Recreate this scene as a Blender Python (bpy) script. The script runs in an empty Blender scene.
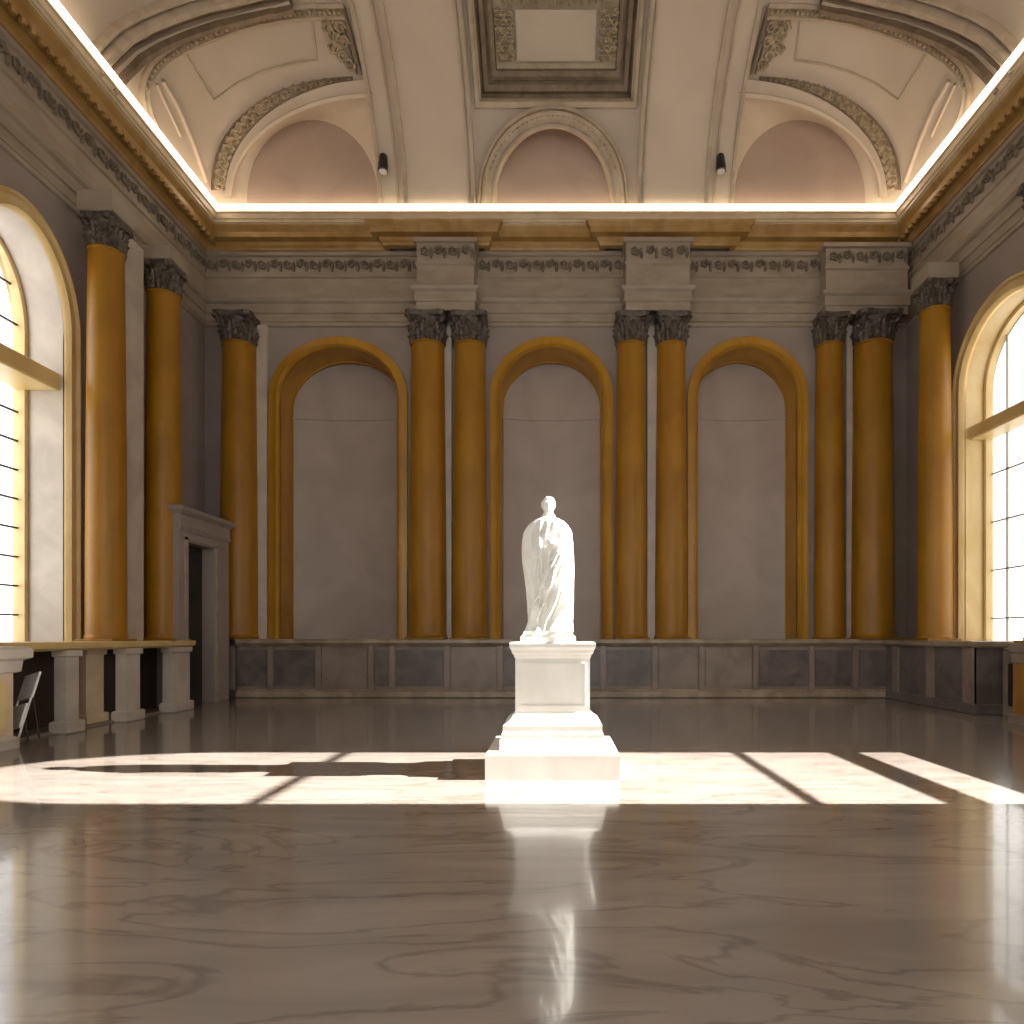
import bpy, bmesh, math, random
from mathutils import Vector, noise
random.seed(7)
C = bpy.context.scene
PI = math.pi
F, VX, VY, CH = 650.0, 556.0, 636.0, 1.6      # focal length in px, vanishing point, eye height

# ------------------------------------------------------------------ camera, light, exposure
cam_d = bpy.data.cameras.new('camera'); cam = bpy.data.objects.new('camera', cam_d)
C.collection.objects.link(cam); C.camera = cam
cam.location = (0, 0, CH); cam.rotation_euler = (PI/2, 0, 0)
cam_d.sensor_width = 36; cam_d.lens = F/1024*36
cam_d.shift_x = (512-VX)/1024; cam_d.shift_y = (VY-512)/1024
cam_d.clip_end = 300
C.view_settings.view_transform = 'Standard'; C.view_settings.look = 'None'
C.view_settings.gamma = 1; C.view_settings.use_curve_mapping = False
C.view_settings.exposure = 0.13

w = bpy.data.worlds.new('world'); C.world = w; w.use_nodes = True
wn = w.node_tree; bg = wn.nodes['Background']
bg.inputs['Color'].default_value = (1.0, 0.985, 0.96, 1); bg.inputs['Strength'].default_value = 2.2

TAN = 0.54
sun_d = bpy.data.lights.new('sun', 'SUN'); sun_d.energy = 47; sun_d.angle = 0.006; sun_d.color = (1, .975, .94)
sun = bpy.data.objects.new('sun', sun_d); C.collection.objects.link(sun)
sun.rotation_euler = Vector((-1, 0, -TAN)).to_track_quat('-Z', 'Y').to_euler()
sun.location = (30, 7.5, 18)

def area(name, loc, direction, sx, sy, power, col=(.97, .985, 1)):
    d = bpy.data.lights.new(name, 'AREA'); d.shape = 'RECTANGLE'; d.size = sx; d.size_y = sy
    d.energy = power; d.color = col
    o = bpy.data.objects.new(name, d); C.collection.objects.link(o); o.location = loc
    o.rotation_euler = Vector(direction).to_track_quat('-Z', 'Y').to_euler()
    return o
# daylight: lamps just outside the panes; the end-wall one is added fill
for (yc, r, p) in ((11.24, 1.2, 110), (5.2, 1.4, 90), (0.6, 1.4, 90)):
    area('daylight_fill', (-10.6, yc, 5.3), (1, 0, -.12), 2*r, 7.2, p)
for (yc, r, p) in ((13.5, 1.45, 30), (0.9, 1.4, 60)):
    area('daylight_fill', (10.35, yc, 5.3), (-1, 0, -.12), 2*r, 7.2, p)
area('daylight_fill', (0, -4.5, 5.6), (0, 1, 0), 13.5, 7.4, 330)  # added frontal fill, shining through the unseen end-wall opening

# ------------------------------------------------------------------ helpers
XW, YB, YF = 9.4, 17.4, -4.0

def at(px, py, Y):
    return Vector(((px-VX)*Y/F, Y, CH+(VY-py)*Y/F))
def zat(py, Y): return CH+(VY-py)*Y/F
def xat(px, Y): return (px-VX)*Y/F

class MB:
    def __init__(s): s.v = []; s.f = []
    def add(s, vs, fs):
        n = len(s.v); s.v += [tuple(p) for p in vs]; s.f += [tuple(i+n for i in f) for f in fs]
    def box(s, x0, x1, y0, y1, z0, z1, b=0):
        if b:
            s.ring_stack([(x0+b, x1-b, y0+b, y1-b, z0), (x0, x1, y0, y1, z0+b), (x0, x1, y0, y1, z1-b), (x0+b, x1-b, y0+b, y1-b, z1)])
        else:
            s.ring_stack([(x0, x1, y0, y1, z0), (x0, x1, y0, y1, z1)])
    def ring_stack(s, rings):                # rectangular rings (x0,x1,y0,y1,z) stacked upwards
        vs = []; fs = []
        for (x0, x1, y0, y1, z) in rings: vs += [(x0, y0, z), (x1, y0, z), (x1, y1, z), (x0, y1, z)]
        for i in range(len(rings)-1):
            a = 4*i
            for k in range(4): fs.append((a+k, a+(k+1) % 4, a+4+(k+1) % 4, a+4+k))
        fs.append((3, 2, 1, 0)); e = 4*(len(rings)-1); fs.append((e, e+1, e+2, e+3))
        s.add(vs, fs)
    def lathe(s, cx, cy, prof, n=40, rmod=None, caps=True):
        vs = []; fs = []
        for (r, z) in prof:
            for k in range(n):
                a = 2*PI*k/n; rr = r*(rmod(a, z) if rmod else 1)
                vs.append((cx+rr*math.cos(a), cy+rr*math.sin(a), z))
        for i in range(len(prof)-1):
            for k in range(n):
                fs.append((i*n+k, i*n+(k+1) % n, (i+1)*n+(k+1) % n, (i+1)*n+k))
        if caps:
            fs.append(tuple(range(n-1, -1, -1))); e = (len(prof)-1)*n; fs.append(tuple(range(e, e+n)))
        s.add(vs, fs)
    def loft(s, rows, closed=False):
        n = len(rows[0]); vs = [p for r in rows for p in r]; fs = []
        for i in range(len(rows)-1):
            for k in range(n if closed else n-1):
                fs.append((i*n+k, i*n+(k+1) % n, (i+1)*n+(k+1) % n, (i+1)*n+k))
        s.add(vs, fs)
    def tube(s, pts, rad, n=8, flat=1.0, up=Vector((0, 0, 1))):
        pts = [Vector(p) for p in pts]
        rad = rad if isinstance(rad, (list, tuple)) else [rad]*len(pts)
        rows = []
        for i, p in enumerate(pts):
            t = (pts[min(i+1, len(pts)-1)]-pts[max(i-1, 0)]).normalized()
            a = t.cross(up)
            if a.length < .05: a = t.cross(Vector((1, 0, 0)))
            a.normalize(); b = a.cross(t)
            rows.append([p+a*rad[i]*math.cos(2*PI*k/n)+b*rad[i]*flat*math.sin(2*PI*k/n) for k in range(n)])
        s.loft(rows, True)
        m = len(s.v)-len(rows)*n
        s.f.append(tuple(range(m+n-1, m-1, -1))); e = m+(len(rows)-1)*n; s.f.append(tuple(range(e, e+n)))
    def ball(s, c, rx, ry, rz, n=12, m=8):
        s.add(*ballgeo(c, rx, ry, rz, n, m))
    def build(s, name, mat, parent=None, smooth=False, loc=None):
        me = bpy.data.meshes.new(name)
        off = Vector(loc) if loc is not None else None
        vs = s.v if off is None else [tuple(Vector(p)-off) for p in s.v]
        me.from_pydata(vs, [], s.f)
        bm = bmesh.new(); bm.from_mesh(me)
        bmesh.ops.remove_doubles(bm, verts=bm.verts, dist=1e-5)
        bmesh.ops.recalc_face_normals(bm, faces=bm.faces)
        if smooth:
            for f in bm.faces: f.smooth = True
            for e in bm.edges:
                if len(e.link_faces) == 2 and e.calc_face_angle(0) > math.radians(42): e.smooth = False
        bm.to_mesh(me); bm.free(); me.materials.append(mat)
        o = bpy.data.objects.new(name, me); C.collection.objects.link(o)
        if off is not None and parent is None: o.location = off
        if parent is not None: o.parent = parent
        return o

def ballgeo(c, rx, ry, rz, n=12, m=8):
    vs = [(c[0], c[1], c[2]-rz)]; fs = []
    for i in range(1, m):
        a = -PI/2+PI*i/m
        for k in range(n):
            b = 2*PI*k/n; vs.append((c[0]+rx*math.cos(a)*math.cos(b), c[1]+ry*math.cos(a)*math.sin(b), c[2]+rz*math.sin(a)))
    vs.append((c[0], c[1], c[2]+rz))
    for k in range(n): fs.append((0, 1+(k+1) % n, 1+k))
    for i in range(m-2):
        for k in range(n): fs.append((1+i*n+k, 1+i*n+(k+1) % n, 1+(i+1)*n+(k+1) % n, 1+(i+1)*n+k))
    e = len(vs)-1; b0 = 1+(m-2)*n
    for k in range(n): fs.append((b0+k, b0+(k+1) % n, e))
    return vs, fs

def empty(name, loc):
    o = bpy.data.objects.new(name, None); C.collection.objects.link(o); o.location = loc; return o
def tag(o, label, cat, group=None, kind=None):
    o['label'] = label; o['category'] = cat
    if group: o['group'] = group
    if kind: o['kind'] = kind
    return o
def struct(o, label=None):
    o['kind'] = 'structure'
    if label: o['label'] = label
    return o
class Part:                                      # parts are built in the thing's own frame
    def __init__(s, root): s.root = root
    def build(s, mb, name, mat, smooth=False, parent=None):
        o = mb.build(name, mat, parent or s.root, smooth, loc=s.root.matrix_world.translation if False else s.root.location)
        return o

# ------------------------------------------------------------------ materials
def lin(c): return tuple(((x/255)/12.92 if x/255 <= .04045 else ((x/255+.055)/1.055)**2.4) for x in c)
def mat(name, col, rough=.6, col2=None, scale=2.0, stretch=(1, 1, 1), spec=.5, metal=0, bump=0, bscale=30, detail=5, lo=.35, hi=.65, emit=None, es=0):
    m = bpy.data.materials.new(name); m.use_nodes = True; nt = m.node_tree; b = nt.nodes['Principled BSDF']
    b.inputs['Base Color'].default_value = (*lin(col), 1); b.inputs['Roughness'].default_value = rough
    b.inputs['Metallic'].default_value = metal; b.inputs['Specular IOR Level'].default_value = spec
    tc = nt.nodes.new('ShaderNodeTexCoord'); mp = nt.nodes.new('ShaderNodeMapping')
    mp.inputs['Scale'].default_value = stretch; nt.links.new(tc.outputs['Object'], mp.inputs['Vector'])
    if col2:
        n = nt.nodes.new('ShaderNodeTexNoise'); n.inputs['Scale'].default_value = scale; n.inputs['Detail'].default_value = detail
        n.inputs['Distortion'].default_value = .6
        r = nt.nodes.new('ShaderNodeValToRGB'); r.color_ramp.elements[0].position = lo; r.color_ramp.elements[1].position = hi
        r.color_ramp.elements[0].color = (*lin(col), 1); r.color_ramp.elements[1].color = (*lin(col2), 1)
        nt.links.new(mp.outputs['Vector'], n.inputs['Vector']); nt.links.new(n.outputs['Fac'], r.inputs['Fac'])
        nt.links.new(r.outputs['Color'], b.inputs['Base Color'])
    if bump:
        n2 = nt.nodes.new('ShaderNodeTexNoise'); n2.inputs['Scale'].default_value = bscale; n2.inputs['Detail'].default_value = 3
        bp = nt.nodes.new('ShaderNodeBump'); bp.inputs['Strength'].default_value = bump; bp.inputs['Distance'].default_value = .02
        nt.links.new(mp.outputs['Vector'], n2.inputs['Vector']); nt.links.new(n2.outputs['Fac'], bp.inputs['Height'])
        nt.links.new(bp.outputs['Normal'], b.inputs['Normal'])
    if emit:
        b.inputs['Emission Color'].default_value = (*lin(emit), 1); b.inputs['Emission Strength'].default_value = es
    return m
M = {}
M['wall'] = mat('wall_plaster', (150, 137, 130), .5, (139, 126, 118), .8, bump=.05)
M['pale'] = mat('pale_marble', (196, 184, 170), .4, (176, 163, 150), 1.5)
M['entab'] = mat('entablature_stone', (160, 146, 130), .5, (144, 129, 112), 1.2, (1, 1, 3))
M['relief'] = mat('relief_stone', (128, 114, 98), .6, (96, 84, 70), 9)
M['niche'] = mat('niche_plaster', (172, 157, 147), .45, (160, 145, 134), .7)
M['column'] = mat('ochre_marble', (160, 112, 22), .42, (134, 90, 14), 1.6, (1, 1, .35), lo=.3, hi=.7, spec=.35)
M['gold'] = mat('ochre_plaster', (182, 134, 36), .4, (160, 112, 24), 1.2, (1, 1, .5))
M['gilt'] = mat('gilded_cornice', (172, 138, 84), .4, (150, 112, 56), 2, metal=.1)
M['giltpale'] = mat('pale_gilt', (206, 186, 156), .4, (190, 168, 134), 2)
M['sandy'] = mat('sandy_stone', (214, 188, 136), .4, (198, 168, 108), 1.4, (1, 1, .5))
M['capital'] = mat('bronzed_capital', (104, 92, 80), .5, (58, 49, 40), 12, metal=.15)
M['dado'] = mat('grey_dado_marble', (142, 126, 114), .35, (120, 105, 94), 1.6)
M['dadopanel'] = mat('dark_dado_panel', (114, 102, 96), .3, (88, 78, 73), 2.2)
M['dadoedge'] = mat('dado_ledge_stone', (168, 150, 130), .3, (132, 115, 96), 2)
M['vault'] = mat('vault_plaster', (192, 178, 160), .7, (182, 168, 150), .5, bump=.04)
M['rib'] = mat('vault_rib_plaster', (200, 185, 166), .7, (190, 175, 156), .6)
M['lunette'] = mat('lunette_plaster', (186, 164, 148), .7, (176, 154, 138), .7)
M['mould'] = mat('vault_moulding_plaster', (184, 169, 148), .6, (168, 152, 128), 3)
M['orn'] = mat('vault_ornament_stucco', (176, 160, 132), .6, (128, 112, 86), 10)
M['cofferdark'] = mat('coffer_frame', (140, 122, 100), .6, (112, 95, 76), 3)  # darker tone holds the shade of the coffer recess
M['white'] = mat('white_marble', (228, 224, 217), .4, (217, 212, 203), 3, (1, 1, .6), spec=.4)
M['statue'] = mat('statue_marble', (226, 223, 216), .5, (214, 210, 201), 4, spec=.35)
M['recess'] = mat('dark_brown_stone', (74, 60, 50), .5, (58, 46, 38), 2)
M['iron'] = mat('dark_iron', (50, 48, 46), .5, metal=.6)
M['lead'] = mat('grey_glazing_bar', (150, 148, 142), .5)
M['dark'] = mat('dark_door', (34, 31, 26), .5, (26, 23, 19), 3)
M['brownpanel'] = mat('ochre_wood', (158, 112, 48), .5, (130, 88, 34), 3, (1, 1, .3))
M['black'] = mat('black_metal', (30, 28, 27), .4, (22, 20, 19), 5)
M['chairwhite'] = mat('white_seat_plastic', (238, 235, 230), .4, (226, 222, 216), 5)
M['strip'] = mat('lit_cove_diffuser', (255, 246, 230), .5, emit=(255, 232, 204), es=6.0)

def glass(name, frosted):
    m = bpy.data.materials.new(name); m.use_nodes = True; nt = m.node_tree; nt.nodes.clear()
    out = nt.nodes.new('ShaderNodeOutputMaterial'); mix = nt.nodes.new('ShaderNodeMixShader')
    gl = nt.nodes.new('ShaderNodeBsdfGlossy'); gl.inputs['Roughness'].default_value = .03
    if frosted:
        t = nt.nodes.new('ShaderNodeBsdfTranslucent'); t.inputs['Color'].default_value = (.16, .16, .155, 1)
    else:
        t = nt.nodes.new('ShaderNodeBsdfTransparent'); t.inputs['Color'].default_value = (.97, .98, .97, 1)
    n = nt.nodes.new('ShaderNodeTexNoise'); n.inputs['Scale'].default_value = .8
    mm = nt.nodes.new('ShaderNodeMath'); mm.operation = 'MULTIPLY'; mm.inputs[1].default_value = .12
    nt.links.new(n.outputs['Fac'], mm.inputs[0]); nt.links.new(mm.outputs[0], mix.inputs['Fac'])
    nt.links.new(t.outputs[0], mix.inputs[1]); nt.links.new(gl.outputs[0], mix.inputs[2])
    nt.links.new(mix.outputs[0], out.inputs['Surface'])
    return m
M['glass'] = glass('window_glass', False)
M['frosted'] = glass('frosted_window_glass', True)  # frosting added to keep direct sun out of these bays

def floor_mat():
    m = bpy.data.materials.new('polished_marble_floor'); m.use_nodes = True; nt = m.node_tree; b = nt.nodes['Principled BSDF']
    tc = nt.nodes.new('ShaderNodeTexCoord'); mp = nt.nodes.new('ShaderNodeMapping'); mp.inputs['Rotation'].default_value = (0, 0, .12)
    mp.inputs['Scale'].default_value = (.38, 1.5, 1)
    nt.links.new(tc.outputs['Object'], mp.inputs['Vector'])
    n = nt.nodes.new('ShaderNodeTexNoise'); n.inputs['Scale'].default_value = 1.1; n.inputs['Detail'].default_value = 7; n.inputs['Distortion'].default_value = 1.4
    r = nt.nodes.new('ShaderNodeValToRGB'); e = r.color_ramp.elements
    e[0].position = .3; e[0].color = (*lin((128, 117, 109)), 1); e[1].position = .7; e[1].color = (*lin((150, 138, 128)), 1)
    nt.links.new(mp.outputs[0], n.inputs['Vector']); nt.links.new(n.outputs['Fac'], r.inputs['Fac'])
    # veins
    v = nt.nodes.new('ShaderNodeTexNoise'); v.inputs['Scale'].default_value = .9; v.inputs['Detail'].default_value = 5; v.inputs['Distortion'].default_value = 2.0
    nt.links.new(mp.outputs[0], v.inputs['Vector'])
    s1 = nt.nodes.new('ShaderNodeMath'); s1.operation = 'SUBTRACT'; s1.inputs[1].default_value = .5; nt.links.new(v.outputs['Fac'], s1.inputs[0])
    s2 = nt.nodes.new('ShaderNodeMath'); s2.operation = 'ABSOLUTE'; nt.links.new(s1.outputs[0], s2.inputs[0])
    r2 = nt.nodes.new('ShaderNodeValToRGB'); q = r2.color_ramp.elements; q[0].position = 0; q[0].color = (.35, .33, .31, 1); q[1].position = .03; q[1].color = (1, 1, 1, 1)
    nt.links.new(s2.outputs[0], r2.inputs['Fac'])
    mx = nt.nodes.new('ShaderNodeMix'); mx.data_type = 'RGBA'; mx.blend_type = 'MULTIPLY'; mx.inputs['Factor'].default_value = .42
    nt.links.new(r.outputs['Color'], mx.inputs['A']); nt.links.new(r2.outputs['Color'], mx.inputs['B'])
    nt.links.new(mx.outputs['Result'], b.inputs['Base Color'])
    b.inputs['Roughness'].default_value = .16; b.inputs['Specular IOR Level'].default_value = .5
    b.inputs['Coat Weight'].default_value = .4; b.inputs['Coat Roughness'].default_value = .05
    wv = nt.nodes.new('ShaderNodeTexNoise'); wv.inputs['Scale'].default_value = 1.4; wv.inputs['Detail'].default_value = 2
    bp = nt.nodes.new('ShaderNodeBump'); bp.inputs['Strength'].default_value = .05; bp.inputs['Distance'].default_value = .05
    nt.links.new(tc.outputs['Object'], wv.inputs['Vector']); nt.links.new(wv.outputs['Fac'], bp.inputs['Height']); nt.links.new(bp.outputs['Normal'], b.inputs['Normal'])
    return m
M['floor'] = floor_mat()

# ------------------------------------------------------------------ walls with arched openings
def outline(op, w=0.0, n=28, sill=False):
    """points (u, z) from the left foot over the arch to the right foot, the opening widened by w"""
    uc, r, zs, rz, z0 = op['u'], op['r']+w, op['zs'], op['rz']+w, op['z0']-(w if sill else 0)
    pts = [(uc-r, z0), (uc-r, (z0+zs)/2)]
    for k in range(n+1):
        a = PI-PI*k/n; pts.append((uc+r*math.cos(a), zs+rz*math.sin(a)))
    pts += [(uc+r, (z0+zs)/2), (uc+r, z0)]
    return pts
def wall_face(mb, fn, u0, u1, z0, z1, ops, n=28):
    ops = sorted(ops, key=lambda o: o['u']); u = u0
    def q(a, b, c, d): mb.add([fn(*a, 0), fn(*b, 0), fn(*c, 0), fn(*d, 0)], [(0, 1, 2, 3)])
    for o in ops:
        l, r_ = o['u']-o['r'], o['u']+o['r']
        q((u, z0), (l, z0), (l, z1), (u, z1))
        if o['z0'] > z0: q((l, z0), (r_, z0), (r_, o['z0']), (l, o['z0']))
        arc = [(o['u']+o['r']*math.cos(PI-PI*k/n), o['zs']+o['rz']*math.sin(PI-PI*k/n)) for k in range(n+1)]
        for a, b in zip(arc, arc[1:]): q(a, b, (b[0], z1), (a[0], z1))
        u = r_
    q((u, z0), (u1, z0), (u1, z1), (u, z1))
def band(mb, fn, op, prof, sill=False):          # prof: (widening, depth) pairs swept round the opening
    rows = [[fn(u, z, d) for (u, z) in outline(op, w, sill=sill)] for (w, d) in prof]
    mb.loft(rows)
def arch_fill(mb, fn, op, depth, bow=0.0, n=28, w=0.0):
    r = op['r']+w; cols = []
    for k in range(n+1):
        u = op['u']-r*math.cos(PI*k/n); t = (u-op['u'])/r
        d = depth+bow*(1-t*t)
        zt = op['zs']+(op['rz']+w)*math.sin(PI*k/n)
        cols.append([fn(u, op['z0'], d), fn(u, op['z0']+.5*(op['zs']-op['z0']), d), fn(u, op['zs'], d), fn(u, max(zt, op['zs']+.001), d)])
    mb.loft(cols)
fback = lambda u, z, d: (u, YB+d, z)
fleft = lambda u, z, d: (-XW-d, u, z)
fright = lambda u, z, d: (XW+d, u, z)
def opn(u, r, zs, rz, z0): return dict(u=u, r=r, zs=zs, rz=rz, z0=z0)

FW = .27
niches = []
for (l, r_) in ((270, 408), (490, 613), (687, 807)):
    x0, x1 = xat(l, YB), xat(r_, YB); ro = (x1-x0)/2; top = zat(338, YB)
    niches.append(opn((x0+x1)/2, ro-FW, top-1.62, 1.62-FW, 1.46))
TOPW = 12.9
mb = MB(); wall_face(mb, fback, -XW, XW, 0, TOPW, niches); struct(mb.build('wall_back', M['wall']))

left_w = [opn(0.6, 1.4, 7.3, 1.4, 1.45), opn(5.2, 1.4, 7.3, 1.4, 1.45), opn(11.36, 1.06, 7.35, 1.62, 1.45)]
right_w = [opn(0.9, 1.4, 7.3, 1.4, 1.45), opn(7.56, 1.44, 7.8, 1.40, 2.4), opn(13.5, 1.45, 7.2, 1.45, 1.45)]
mb = MB(); wall_face(mb, fleft, YF, YB, 0, TOPW, left_w); struct(mb.build('wall_left', M['wall']))
mb = MB(); wall_face(mb, fright, YF, YB, 0, TOPW, right_w); struct(mb.build('wall_right', M['wall']))
# wall behind the camera with a very wide unseen opening, added for fill light
mb = MB()
ffront = lambda u, z, d: (u, YF-d, z)
fo = opn(0, 6.8, 8.0, 1.4, 1.8)
wall_face(mb, ffront, -XW, XW, 0, TOPW, [fo]); struct(mb.build('wall_front', M['wall']))
mb = MB(); mb.box(-XW-.01, XW+.01, YF, YB+1.3, -.3, 0); struct(mb.build('floor', M['floor']))

# ------------------------------------------------------------------ windows
def window(n, fn, op, pane, zbars, thick, near_iron=False, reveal='sandy', jamb='pale'):
    D = .63 if n != 3 else .88; e_ = D-.63
    root = empty(f'window_{n}', fn(op['u'], op['z0'], .3)); struct(root); P = Part(root)
    bpy.context.view_layer.update()
    m = MB(); band(m, fn, op, [(0, .0), (0, D)])
    m.add([fn(op['u']-op['r'], op['z0'], 0), fn(op['u']+op['r'], op['z0'], 0), fn(op['u']+op['r'], op['z0'], D), fn(op['u']-op['r'], op['z0'], D)], [(0, 1, 2, 3)])
    P.build(m, 'window_reveal', M[jamb], True)
    m = MB(); band(m, fn, op, [(0, .02), (0, -.05), (.04, -.12), (.1, -.09), (.2, -.09), (.24, -.14), (.3, -.12), (.31, 0)])
    P.build(m, 'window_surround', M[reveal], True)
    m = MB(); band(m, fn, op, [(0, .45+e_), (-.03, .42+e_), (-.08, .44+e_), (-.08, .66+e_), (0, .66+e_)])
    P.build(m, 'window_frame', M[reveal], True)
    # transom at the springing
    for zt, th in thick:
        m = MB(); a = fn(op['u']-op['r'], zt-th/2, .08 if th > .25 else .46); b = fn(op['u']+op['r'], zt+th/2, .62+e_)
        m.box(min(a[0], b[0]), max(a[0], b[0]), a[1], b[1], a[2], b[2], .03); P.build(m, 'transom', M[reveal])
    m = MB(); arch_fill(m, fn, op, .6+e_); P.build(m, 'pane', M[pane])
    # glazing bars
    m = MB(); vs = []
    for k in range(1, 4 if op['r'] < 1.3 else 5):
        nn = 4 if op['r'] < 1.3 else 5
        u = op['u']-op['r']+2*op['r']*k/nn; t = (u-op['u'])/op['r']
        a = fn(u-.016, op['z0'], .56+e_); b = fn(u+.016, op['zs']+op['rz']*math.sqrt(1-t*t)-.03, .6+e_)
        if n != 5: m.box(min(a[0], b[0]), max(a[0], b[0]), a[1], b[1], a[2], b[2])
    for z in zbars:
        th = .016 if n != 5 else .035
        r = op['r']*(math.sqrt(max(0, 1-((z-op['zs'])/op['rz'])**2)) if z > op['zs'] else 1)
        a = fn(op['u']-r, z-th, .56+e_); b = fn(op['u']+r, z+th, .6+e_)
        m.box(min(a[0], b[0]), max(a[0], b[0]), a[1], b[1], a[2], b[2])
    P.build(m, 'glazing_bar', M['iron' if near_iron else 'lead'])
    # sill
    m = MB(); a = fn(op['u']-op['r']-.3, op['z0']-.14, -.25); b = fn(op['u']+op['r']+.3, op['z0'], .02)
    m.box(min(a[0], b[0]), max(a[0], b[0]), a[1], b[1], a[2], b[2], .03); P.build(m, 'window_sill', M['pale'])
    return root
grid = [1.45+.55*k for k in range(1, 9)]
window(1, fleft, left_w[0], 'glass', grid, [(6.5, .4)])
window(2, fleft, left_w[1], 'glass', grid, [(6.5, .4)])
wl = window(3, fleft, left_w[2], 'glass', grid+[7.5, 8.2], [(6.45, .34)], True)
window(4, fright, right_w[0], 'frosted', grid, [(6.5, .4)])
window(5, fright, right_w[1], 'glass', [6.95, 4.05], [(3.24, .18)])
window(6, fright, right_w[2], 'frosted', [2.0, 3.1, 4.2, 5.3], [(6.25, .3)], reveal='sandy', jamb='sandy')
rt = empty('window_7', (0, YF-.3, 1.8)); struct(rt); P = Part(rt)  # unseen window, added to let the frontal fill in
m = MB(); band(m, ffront, fo, [(.3, -.1), (0, -.1), (0, .5)]); P.build(m, 'window_surround', M['sandy'])
m = MB(); arch_fill(m, ffront, fo, .35); P.build(m, 'pane', M['glass'])
m = MB()
for k in range(1, 8):
    u = -6.8+1.7*k; m.box(u-.09, u+.09, YF-.4, YF-.2, 1.8, 8+1.35*math.sqrt(1-(u/6.8)**2))
for z in (4.5, 7.8): m.box(-6.8, 6.8, YF-.38, YF-.25, z-.07, z+.07)
P.build(m, 'glazing_bar', M['lead'])

# ------------------------------------------------------------------ niches on the back wall
nl = ['tall ochre arched niche left of the statue, between the single column and a column pair',
      'tall ochre arched niche directly behind the white statue',
      'tall ochre arched niche right of the statue, between two column pairs']
for op, lb in zip(niches, nl):
    rt = tag(empty('arched_niche', (op['u'], YB, op['z0'])), lb, 'niche', 'arched niches in the back wall', 'thing'); P = Part(rt)
    m = MB(); band(m, fback, op, [(0, .05), (0, -.1), (.05, -.16), (.1, -.12), (.2, -.12), (FW, -.1), (FW, .0)]); P.build(m, 'surround', M['gold'], True)
    m = MB(); band(m, fback, op, [(0, .0), (-.0, .84), (-.03, .84), (-.03, .9)]); P.build(m, 'reveal', M['gold'], True)
    m = MB(); arch_fill(m, fback, op, .84, .16); P.build(m, 'back_panel', M['niche'], True)
    m = MB(); z = zat(419, YB+.9)
    rows = []
    for k in range(25):
        t = -1+2*k/24; u = op['u']+op['r']*t; d = .84+.16*(1-t*t)
        rows.append([fback(u, z-.03, d+.01), fback(u, z-.02, d-.03), fback(u, z+.02, d-.03), fback(u, z+.03, d+.01)])
    m.loft(rows); P.build(m, 'string_band', M['niche'])
    m = MB(); m.box(op['u']-op['r'], op['u']+op['r'], YB-.02, YB+1.05, op['z0']-.06, op['z0']+.02); P.build(m, 'sill', M['dadoedge'])

# ------------------------------------------------------------------ entablature and cornice, swept round the room
def plan_path(jogs, depth0):
    pts = [(-XW, YF), (-XW, YB)]
    for j in jogs:
        a, b = j[:2]; depth = j[2] if len(j) > 2 else depth0
        pts += [(a, YB), (a, YB-depth), (b, YB-depth), (b, YB)]
    return pts+[(XW, YB), (XW, YF)]
def plan_sweep(mb, path, prof):
    n = len(path); rows = [[] for _ in prof]
    def nrm(a, b):
        dx, dy = b[0]-a[0], b[1]-a[1]; l = math.hypot(dx, dy); return (dy/l, -dx/l)      # to the right of travel = into the room
    for i, p in enumerate(path):
        n1 = nrm(path[max(i-1, 0)], path[max(i, 1)]); n2 = nrm(path[min(i, n-2)], path[min(i+1, n-1)])
        if i == 0: n1 = n2
        if i == n-1: n2 = n1
        mx, my = n1[0]+n2[0], n1[1]+n2[1]; k = 2/(mx*mx+my*my) if (mx*mx+my*my) > 1e-6 else 1
        for j, (o, z) in enumerate(prof): rows[j].append((p[0]+mx*k*o, p[1]+my*k*o, z))
    mb.loft(rows)
J1 = [(-3.56, -2.14), (1.84, 3.42), (7.08, 9.15, .4)]
ENT = plan_path(J1, .62); CORN = plan_path([(-4.4, -1.9), (1.3, 4.6)], .22); STR = plan_path([], 0)
m = MB(); plan_sweep(m, ENT, [(0, 10.0), (.04, 10.0), (.04, 10.2), (.08, 10.22), (.08, 10.45), (.14, 10.5), (.16, 10.58), (.05, 10.6)])
struct(m.build('trim_1', M['entab']))
m = MB(); plan_sweep(m, ENT, [(0.05, 10.6), (.03, 10.62), (.03, 11.15), (.07, 11.18), (.07, 11.24), (.03, 11.26)])
struct(m.build('trim_2', M['entab']))
m = MB(); plan_sweep(m, ENT, [(0.03, 11.26), (.03, 11.72), (.1, 11.74), (.1, 11.84), (0.02, 11.86), (-.62, 11.86)])
struct(m.build('trim_3', M['entab']))
# a plain lower band of wall under the entablature, drawn as thin fillets
m = MB(); plan_sweep(m, STR, [(0, 9.86), (.05, 9.88), (.05, 9.96), (.02, 10.0)]); struct(m.build('trim_4', M['entab']))
m = MB(); plan_sweep(m, CORN, [(0, 11.84), (.14, 11.84), (.16, 11.9), (.2, 11.94), (.22, 12.02), (.4, 12.04), (.42, 12.16), (.5, 12.26), (.52, 12.3)])
struct(m.build('trim_5', M['gilt']))
m = MB(); plan_sweep(m, CORN, [(.52, 12.3), (.53, 12.33), (.0, 12.33)]); plan_sweep(m, STR, [(.4, 12.3), (.56, 12.32), (.57, 12.38), (.6, 12.4), (.62, 12.5), (.66, 12.53), (.66, 12.58), (.2, 12.58)])
struct(m.build('trim_6', M['giltpale']))

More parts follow.
